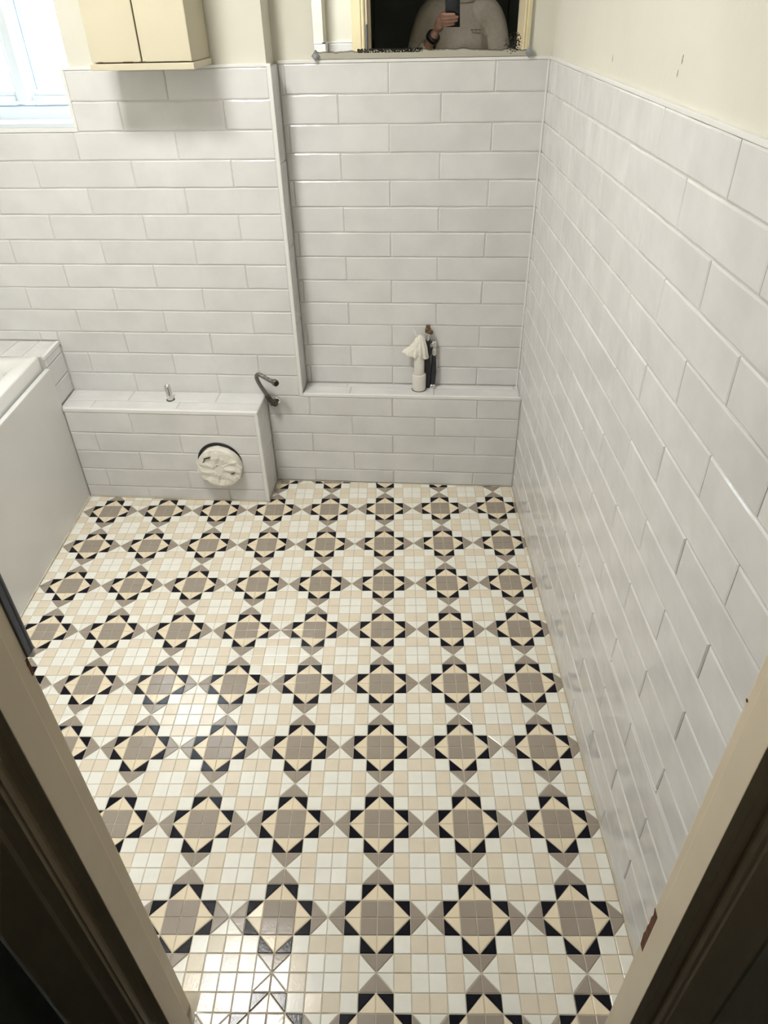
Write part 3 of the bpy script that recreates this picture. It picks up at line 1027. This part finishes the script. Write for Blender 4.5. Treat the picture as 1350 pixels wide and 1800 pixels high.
# flexible braided hose by the end of the boxing
ho = thing('flexible_hose', 'bent grey braided hose with open nut above the boxing end', 'hose', (-0.866, -0.02, 0.345))
hp = smooth_path([(-0.868, -0.034, 0.3560), (-0.882, -0.036, 0.382), (-0.895, -0.040, 0.410), (-0.9055, -0.042, 0.438), (-0.9060, -0.044, 0.4545), (-0.896, -0.050, 0.4635),
                  (-0.877, -0.058, 0.4585), (-0.858, -0.064, 0.4500), (-0.841, -0.068, 0.4455)], 7)
MB().tube(hp, [0.0072] * len(hp), 12).build('braided_hose', M['steel'], ho)
d = (Vector(hp[-1]) - Vector(hp[-3])).normalized()
ax = (d * 0.75 + Vector((0.1, -0.75, 0.10))).normalized()
q = Vector(hp[-1]) - ax * 0.004
mb = MB().lathe([(0.0080, 0), (0.0112, 0.004), (0.0118, 0.014), (0.0108, 0.019), (0.0088, 0.019), (0.0086, 0.010)], q, ax, 12, True, True, smooth=False)
mb.build('hose_nut', M['steel'], ho)
MB().lathe([(0.0089, 0), (0.0089, 0.0015)], q + ax * 0.0165, ax, 12).build('dark_bore', M['black'], ho)
mb = MB().lathe([(0.0088, 0), (0.0092, 0.028), (0.0084, 0.034)], hp[0] - Vector((-0.002, 0, 0.006)), Vector(hp[6]) - Vector(hp[0]), 14)
mb.build('ferrule', M['dull'], ho)
mb = MB()
mb.lathe([(0.0098, 0), (0.0120, 0.003), (0.0120, 0.014), (0.010, 0.017)], (-0.861, -0.030, 0.3395), (-0.35, -0.05, 1), 6, smooth=False)
mb.lathe([(0.0075, -0.018), (0.0095, -0.004), (0.0095, 0.012), (0.0075, 0.016)], (-0.8590, -0.020, 0.340), (0.15, -1, 0.1), 12)
mb.build('valve', M['dull'], ho)
MB().lathe([(0.013, 0.0), (0.0125, 0.003), (0.0085, 0.004)], (-0.857, -0.0005, 0.340), (0, -1, 0), 18).build('wall_flange', M['chrome'], ho)

# basin waste and supply pipes on the ledge
WB = Vector((-0.3545, 0.055, ZL))
wp = thing('waste_pipe', 'white plastic waste pipe standing in a wider collar on the ledge', 'pipe', WB)
MB().lathe([(0.0235, 0.0005), (0.0235, 0.058), (0.0225, 0.060), (0.0185, 0.060), (0.0185, 0.045)], WB, seg=28, cap0=True, cap1=False).build('collar', M['pvc'], wp)
MB().lathe([(0.0178, 0.044), (0.0178, 0.150), (0.0165, 0.151)], WB + Vector((0, 0, 0)), seg=26).build('pipe', M['pvc'], wp)
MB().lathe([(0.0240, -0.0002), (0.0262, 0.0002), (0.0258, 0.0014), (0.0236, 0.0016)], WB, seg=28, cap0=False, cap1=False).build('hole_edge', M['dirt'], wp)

bg_ = None
rnd = random.Random(5)
TB = WB + Vector((0.001, 0, 0.118))
mb = MB()
seg = 22
rs = []
for h, r, jit in ((0.006, 0.026, 0.012), (0.020, 0.0275, 0.007), (0.038, 0.0255, 0.004), (0.056, 0.0205, 0.003), (0.068, 0.016, 0.0025), (0.077, 0.0105, 0.002), (0.082, 0.0045, 0.001)):
    ring = []
    for i in range(seg):
        a = 2 * math.pi * i / seg
        rad = r + jit * (0.5 if i % 2 else -0.35) + rnd.uniform(-jit, jit) * 0.25
        hh = h
        w_ = max(0.0, math.cos(a - math.pi)) ** 3 * max(0, 1 - h / 0.05)      # skirt drawn out to the left
        rad += 0.036 * w_
        hh += 0.016 * w_ - 0.010 * max(0.0, math.cos(a - 0.3)) * max(0, 1 - h / 0.04)
        ring.append(TB + Vector((math.cos(a) * rad, math.sin(a) * rad * 0.75, hh)))
    rs.append(ring)
mb.rings(rs, cap0=False, cap1=True, smooth=False)
inner = [[q + (TB + Vector((0, 0, 0.03)) - q) * 0.06 for q in r_] for r_ in rs]
mb.rings(list(reversed(inner)), cap0=True, cap1=False, smooth=False)
mb.rings([rs[0], inner[0]], False, False, False)
pb = tag(mb.build('plastic_bag', M['bag'], None), 'crumpled white plastic bag tied over the waste pipe top', 'bag')
tw = [TB + Vector((-0.008, -0.003, 0.073)), TB + Vector((-0.012, -0.004, 0.084)), TB + Vector((-0.018, -0.004, 0.098)), TB + Vector((-0.022, -0.003, 0.107))]
MB().tube(tw, [0.0035, 0.0022, 0.0017, 0.0008], 6).build('twisted_corner', M['bag'], pb)

sp = thing('supply_pipe', 'black pipe with dark brass valve behind the white waste pipe', 'pipe', (-0.327, 0.070, ZL))
S0 = Vector((-0.3275, 0.072, ZL))
mb = MB()
mb.box(S0.x - 0.0105, S0.x + 0.0105, S0.y - 0.008, S0.y + 0.008, ZL + 0.001, ZL + 0.176, 0.003)
mb.tube([S0 + Vector((-0.0115, -0.003, 0.0)), S0 + Vector((-0.0125, -0.003, 0.06)), S0 + Vector((-0.0085, -0.004, 0.15))], 0.0055, 8)
mb.build('black_sleeve', M['blackpipe'], sp)
MB().lathe([(0.0072, 0.172), (0.0072, 0.190), (0.009, 0.192), (0.009, 0.202), (0.0065, 0.204)], S0, seg=14).build('copper_end', M['chrome'], sp)
mb = MB().lathe([(0.0085, 0.200), (0.0102, 0.205), (0.0102, 0.216), (0.0075, 0.220), (0.0075, 0.228)], S0 + Vector((0.001, 0, 0)), seg=8, smooth=False)
mb.lathe([(0.006, 0), (0.0075, 0.004), (0.0075, 0.012)], S0 + Vector((0.004, 0, 0.204)), (0.8, -0.5, 0.1), 8, smooth=False)
mb.build('valve', M['brass'], sp)
S1 = Vector((-0.3060, 0.076, ZL))
s2 = thing('tap_tail', 'thin dark pipe with dull metal fittings right of the black pipe', 'pipe', S1)
MB().tube([S1 + Vector((-0.002, -0.004, 0.012)), S1 + Vector((0.001, -0.004, 0.06)), S1 + Vector((0.0015, -0.002, 0.10)), S1 + Vector((0.0, 0, 0.125))], [0.0095, 0.0105, 0.0085, 0.006], 10).build('pipe', M['blackpipe'], s2)
mb = MB()
mb.lathe([(0.006, 0.118), (0.0095, 0.124), (0.0100, 0.140), (0.0075, 0.144), (0.0075, 0.150), (0.0098, 0.153), (0.0098, 0.168), (0.0075, 0.173)], S1, seg=10, smooth=False)
mb.lathe([(0.005, 0), (0.0065, 0.006), (0.0065, 0.013)], S1 + Vector((-0.003, -0.002, 0.160)), (-0.5, -0.8, 0.1), 8, smooth=False)
mb.build('fitting', M['chrome'], s2)
MB().lathe([(0.0118, 0.0005), (0.0125, 0.005), (0.0105, 0.012), (0.0085, 0.014)], S1 + Vector((-0.003, -0.006, 0)), seg=14).build('base_nut', M['chrome'], s2)
MB().tube([S1 + Vector((0.009, -0.001, 0.06)), S1 + Vector((0.0115, -0.001, 0.09)), S1 + Vector((0.010, 0, 0.105))], 0.0022, 6).build('plastic_tie', M['white'], s2)

# ------------------------------------------------------------------ ceiling lamp
la = thing('ceiling_light', 'round opal ceiling lamp in the middle of the room', 'lamp', LAMP_POS - Vector((0, 0, 0.08)))
MB().lathe([(0.172, -0.0), (0.182, -0.006), (0.182, -0.062), (0.176, -0.066), (0.168, -0.064), (0.166, -0.052)], LAMP_POS, seg=40).build('lamp_base', M['base'], la)
MB().lathe([(0.1655, -0.054), (0.1655, -0.060), (0.12, -0.066), (0.05, -0.069), (0.01, -0.0695)], LAMP_POS, seg=40).build('diffuser', M['opal'], la)


# ------------------------------------------------------------------ person holding the phone
def skin_mesh(name, chains, sub=2, voxel=0.0, extra=None):
    """chains: lists of (position, radius); each grown by a Skin modifier, joined, remeshed into one surface"""
    bm = bmesh.new()
    for ch in chains:
        me = bpy.data.meshes.new('tmp')
        me.from_pydata([c[0] for c in ch], [(i, i + 1) for i in range(len(ch) - 1)], [])
        ob = bpy.data.objects.new('tmp', me)
        COL.objects.link(ob)
        md = ob.modifiers.new('s', 'SKIN')
        md.use_smooth_shade = True
        for sv, c in zip(me.skin_vertices[0].data, ch):
            r = c[1]
            sv.radius = r if isinstance(r, tuple) else (r, r)
        me.skin_vertices[0].data[0].use_root = True
        s = ob.modifiers.new('d', 'SUBSURF')
        s.levels = sub
        s.render_levels = sub
        ev = ob.evaluated_get(bpy.context.evaluated_depsgraph_get())
        bm.from_mesh(ev.to_mesh())
        ev.to_mesh_clear()
        bpy.data.objects.remove(ob)
    for (c, r, sc) in (extra or []):
        r_ = bmesh.ops.create_uvsphere(bm, u_segments=20, v_segments=14, radius=r)
        for v in r_['verts']:
            v.co = Vector(c) + Vector((v.co.x * sc[0], v.co.y * sc[1], v.co.z * sc[2]))
    me = bpy.data.meshes.new(name)
    bm.to_mesh(me)
    bm.free()
    if voxel:
        ob = bpy.data.objects.new('tmp', me)
        COL.objects.link(ob)
        r = ob.modifiers.new('r', 'REMESH')
        r.mode = 'VOXEL'
        r.voxel_size = voxel
        s = ob.modifiers.new('s', 'SMOOTH')
        s.factor = 0.5
        s.iterations = 4
        ev = ob.evaluated_get(bpy.context.evaluated_depsgraph_get())
        me2 = bpy.data.meshes.new_from_object(ev)
        bpy.data.objects.remove(ob)
        me = me2
        me.name = name
    for pl in me.polygons:
        pl.use_smooth = True
    return me


def PP(u, v, w_):
    return CAM + RIGHT * u + UP * v + FWD * w_


PXC, PYC = -0.235, -2.70
V = Vector
hip = V((PXC, PYC, 0.95))
shL, shR = V((PXC - 0.185, PYC + 0.01, 1.475)), V((PXC + 0.185, PYC + 0.0, 1.475))
elL, elR = V((-0.515, -2.545, 1.185)), V((PXC + 0.255, PYC - 0.03, 1.16))
wrL, wrR = PP(-0.118, -0.190, -0.040), V((PXC + 0.265, PYC + 0.08, 0.915))
person = thing('person', 'person in oatmeal sweater reflected in mirror, holding a phone in one hand', 'person', (PXC, PYC, -0.004))
chains = [
    [(hip, (0.13, 0.10)), (V((PXC, PYC, 1.10)), (0.13, 0.095)), (V((PXC, PYC, 1.28)), (0.15, 0.105)), (V((PXC, PYC, 1.42)), (0.145, 0.095)),
     (V((PXC, PYC - 0.005, 1.51)), (0.075, 0.07)), (V((PXC, PYC + 0.010, 1.57)), 0.058), (V((PXC, PYC + 0.02, 1.62)), 0.060)],
    [(V((PXC, PYC, 1.45)), 0.07), (shL, 0.055), ((shL + elL) / 2, 0.048), (elL, 0.042), (elL + (wrL - elL) * 0.35, 0.042), (wrL, (0.029, 0.024))],
    [(V((PXC, PYC, 1.45)), 0.07), (shR, 0.055), ((shR + elR) / 2, 0.048), (elR, 0.042), (elR + (wrR - elR) * 0.35, 0.042), (wrR, (0.029, 0.024))],
    # left palm, fingers over the back of the phone, thumb on its screen side
    [(wrL, 0.026), (PP(-0.108, -0.155, -0.036), 0.027), (PP(-0.094, -0.122, -0.028), 0.027), (PP(-0.088, -0.098, -0.022), 0.022)],
    [(wrL, 0.022), (PP(-0.100, -0.160, -0.026), 0.024), (PP(-0.090, -0.134, -0.020), 0.022)],
    [(PP(-0.094, -0.112, -0.026), 0.014), (PP(-0.084, -0.078, -0.012), 0.0115), (PP(-0.062, -0.068, 0.0055), 0.0098), (PP(-0.030, -0.066, 0.0058), 0.0090), (PP(-0.008, -0.068, 0.0050), 0.0080)],
    [(PP(-0.094, -0.118, -0.026), 0.014), (PP(-0.086, -0.098, -0.010), 0.0115), (PP(-0.060, -0.088, 0.0062), 0.0100), (PP(-0.020, -0.084, 0.0062), 0.0092), (PP(0.010, -0.080, 0.0050), 0.0080)],
    [(PP(-0.094, -0.124, -0.026), 0.014), (PP(-0.086, -0.117, -0.010), 0.0110), (PP(-0.060, -0.108, 0.0060), 0.0096), (PP(-0.022, -0.103, 0.0060), 0.0088), (PP(0.006, -0.099, 0.0050), 0.0078)],
    [(PP(-0.096, -0.132, -0.026), 0.013), (PP(-0.084, -0.134, -0.010), 0.0100), (PP(-0.060, -0.127, 0.0050), 0.0086), (PP(-0.030, -0.122, 0.0055), 0.0078), (PP(-0.010, -0.118, 0.0050), 0.0070)],
    [(PP(-0.106, -0.150, -0.034), 0.016), (PP(-0.094, -0.110, -0.046), 0.0135), (PP(-0.072, -0.080, -0.036), 0.0110), (PP(-0.050, -0.062, -0.026), 0.0095)],
    # right hand hanging, slightly curled
    [(wrR, 0.026), (wrR + V((0.0, 0.015, -0.05)), 0.028), (wrR + V((0, 0.02, -0.09)), 0.024)],
]
for k in range(4):
    b0 = wrR + V((0.004, 0.045 - 0.022 * k, -0.085))
    ln = (0.9, 1.0, 0.95, 0.75)[k]
    chains.append([(b0 + V((0, -0.005, 0.03)), 0.012), (b0, 0.0105), (b0 + V((-0.006, 0.006, -0.034 * ln)), 0.0092), (b0 + V((-0.022, 0.010, -0.060 * ln)), 0.0085), (b0 + V((-0.036, 0.010, -0.072 * ln)), 0.0075)])
chains.append([(wrR + V((0, 0.02, -0.03)), 0.015), (wrR + V((-0.012, 0.05, -0.06)), 0.012), (wrR + V((-0.022, 0.06, -0.09)), 0.010), (wrR + V((-0.026, 0.06, -0.115)), 0.009)])
for s in (-1, 1):
    hx = PXC + s * 0.095
    chains.append([(V((PXC + s * 0.05, PYC, 0.94)), 0.09), (V((hx, PYC, 0.86)), 0.085), (V((hx + s * 0.005, PYC + 0.01, 0.50)), 0.055), (V((hx + s * 0.01, PYC - 0.01, 0.32)), 0.052),
                   (V((hx + s * 0.012, PYC - 0.02, 0.09)), 0.036), (V((hx + s * 0.014, PYC - 0.02, 0.05)), 0.036)])
HC = V((PXC, PYC + 0.03, 1.695))
extra = [(HC, 0.10, (0.76, 0.95, 1.12)), (HC + V((0, 0.035, -0.055)), 0.06, (0.88, 0.9, 1.0)), (HC + V((0, 0.098, -0.020)), 0.017, (0.8, 1.1, 1.3)),
         (HC + V((0, 0.082, -0.056)), 0.020, (1.2, 0.7, 0.45)), (HC + V((0, 0.075, -0.092)), 0.024, (1.0, 0.8, 0.8)),
         (HC + V((-0.078, 0.0, -0.01)), 0.026, (0.35, 0.8, 1.15)), (HC + V((0.078, 0.0, -0.01)), 0.026, (0.35, 0.8, 1.15)),
         (HC + V((0, 0.085, 0.022)), 0.03, (1.6, 0.35, 0.3))]
body = skin_mesh('body', chains, 2, 0.0042, extra)
body.materials.append(M['skin'])
put('body', body, person)

sweat = [
    [(V((PXC, PYC, 0.90)), (0.165, 0.125)), (V((PXC, PYC, 1.02)), (0.165, 0.125)), (V((PXC, PYC + 0.004, 1.20)), (0.172, 0.128)), (V((PXC, PYC + 0.004, 1.34)), (0.178, 0.122)), (V((PXC, PYC, 1.44)), (0.150, 0.098)),
     (V((PXC, PYC - 0.004, 1.500)), (0.090, 0.080)), (V((PXC, PYC + 0.002, 1.525)), (0.074, 0.072))],
    [(V((PXC - 0.03, PYC, 1.45)), 0.098), (shL + V((0.010, 0, 0.0)), 0.094), ((shL + elL) / 2, 0.078), (elL, 0.062), (elL + (wrL - elL) * 0.45, 0.052), (elL + (wrL - elL) * 0.72, 0.043)],
    [(V((PXC + 0.03, PYC, 1.45)), 0.098), (shR + V((-0.010, 0, 0.0)), 0.094), ((shR + elR) / 2, 0.076), (elR, 0.060), (elR + (wrR - elR) * 0.5, 0.050), (wrR, 0.040)],
]
sm = skin_mesh('sweater', sweat, 2, 0.008)
sm.materials.append(M['sweater'])
put('sweater', sm, person)
rn = []
for i in range(28):
    a = 2 * math.pi * i / 28
    rn.append(V((PXC + 0.073 * math.cos(a), PYC + 0.004 + 0.068 * math.sin(a), 1.530 - 0.018 * math.sin(a))))
mb = MB()
rings_ = []
for k in range(8):
    b = 2 * math.pi * k / 8
    rings_.append([q + (q - V((PXC, PYC + 0.004, q.z))).normalized() * (0.006 * math.cos(b)) + V((0, 0, 0.009 * math.sin(b))) for q in rn])
rings_.append(rings_[0])
mb.rings(rings_, False, False)
mb.build('collar_rib', M['sweater'], person)
for i, (dx, dz, wd) in enumerate(((0.0, 0.0, 0.010), (0.014, 0.001, 0.005), (0.024, 0.0, 0.008), (0.036, 0.001, 0.006), (0.046, 0.0, 0.006))):
    c = V((PXC + 0.060 + dx, PYC + 0.1235, 1.375 + dz))
    MB().box(c.x - wd / 2, c.x + wd / 2, c.y - 0.010, c.y + 0.002, c.z - 0.003, c.z + 0.003, 0.001).build('chest_stitching', M['logo'], person)
tr_ = []
for s in (-1, 1):
    hx = PXC + s * 0.095
    tr_.append([(V((PXC, PYC, 0.99)), (0.145, 0.115)), (V((PXC + s * 0.05, PYC, 0.92)), 0.115), (V((hx, PYC, 0.80)), 0.098), (V((hx + s * 0.005, PYC + 0.01, 0.50)), 0.074),
                (V((hx + s * 0.01, PYC - 0.01, 0.30)), 0.066), (V((hx + s * 0.012, PYC - 0.015, 0.06)), 0.058)])
tm = skin_mesh('trousers', tr_, 2, 0.009)
tm.materials.append(M['trouser'])
put('trousers', tm, person)
for s in (-1, 1):
    hx = PXC + s * 0.109
    sh = skin_mesh('shoe', [[(V((hx, PYC - 0.07, 0.043)), 0.043), (V((hx, PYC, 0.046)), (0.046, 0.044)), (V((hx, PYC + 0.09, 0.036)), (0.046, 0.036)), (V((hx, PYC + 0.16, 0.030)), (0.042, 0.028))]], 2, 0.006)
    sh.materials.append(M['shoe'])
    put('shoe', sh, person)
hm = skin_mesh('hair', [], 1, 0.006, [(HC + V((0, -0.014, 0.026)), 0.106, (0.80, 0.94, 1.02)), (HC + V((0, -0.04, -0.02)), 0.085, (0.92, 0.85, 1.1)), (HC + V((0, 0.05, 0.075)), 0.05, (1.3, 0.8, 0.6))])
hm.materials.append(M['hair'])
put('hair', hm, person)
for s in (-1, 1):
    c = HC + V((s * 0.031, 0.083, 0.004))
    e_ = MB().lathe([(0.001, -0.0115), (0.007, -0.009), (0.0115, 0), (0.007, 0.009), (0.001, 0.0115)], c, (0, 1, 0), 14).build('eye', M['eye'], person)
    MB().lathe([(0.0052, 0.0), (0.0045, 0.0016)], c + V((0, 0.0104, 0)), (0, 1, 0), 12).build('iris', M['iris'], e_)
wv = (wrL - elL).normalized()
MB().lathe([(0.028, -0.014), (0.0375, -0.013), (0.0385, 0.0), (0.0375, 0.013), (0.028, 0.014)], elL + (wrL - elL) * 0.84, wv, 22).build('wristband', M['black'], person)

# the phone that takes the picture: its lens sits at the camera
ph = thing('phone', 'dark slab phone held up in front of the oatmeal sweater', 'phone', PP(-0.030, -0.145, -0.0085))
xf = Matrix(((RIGHT.x, UP.x, FWD.x, CAM.x), (RIGHT.y, UP.y, FWD.y, CAM.y), (RIGHT.z, UP.z, FWD.z, CAM.z), (0, 0, 0, 1)))
MB().box(-0.066, 0.012, -0.146, 0.013, -0.0135, -0.0050, 0.0025, xf).build('phone_body', M['phone'], ph)
MB().box(-0.063, 0.009, -0.142, 0.009, -0.0142, -0.0133, 0.0, xf).build('phone_screen', M['lens'], ph)
for dv in (0.0, -0.020, -0.040):
    MB().lathe([(0.0068, -0.0055), (0.0068, -0.0032), (0.0056, -0.0028)], PP(0.0, dv, 0), FWD, 18).build('camera_lens', M['lens'], ph)
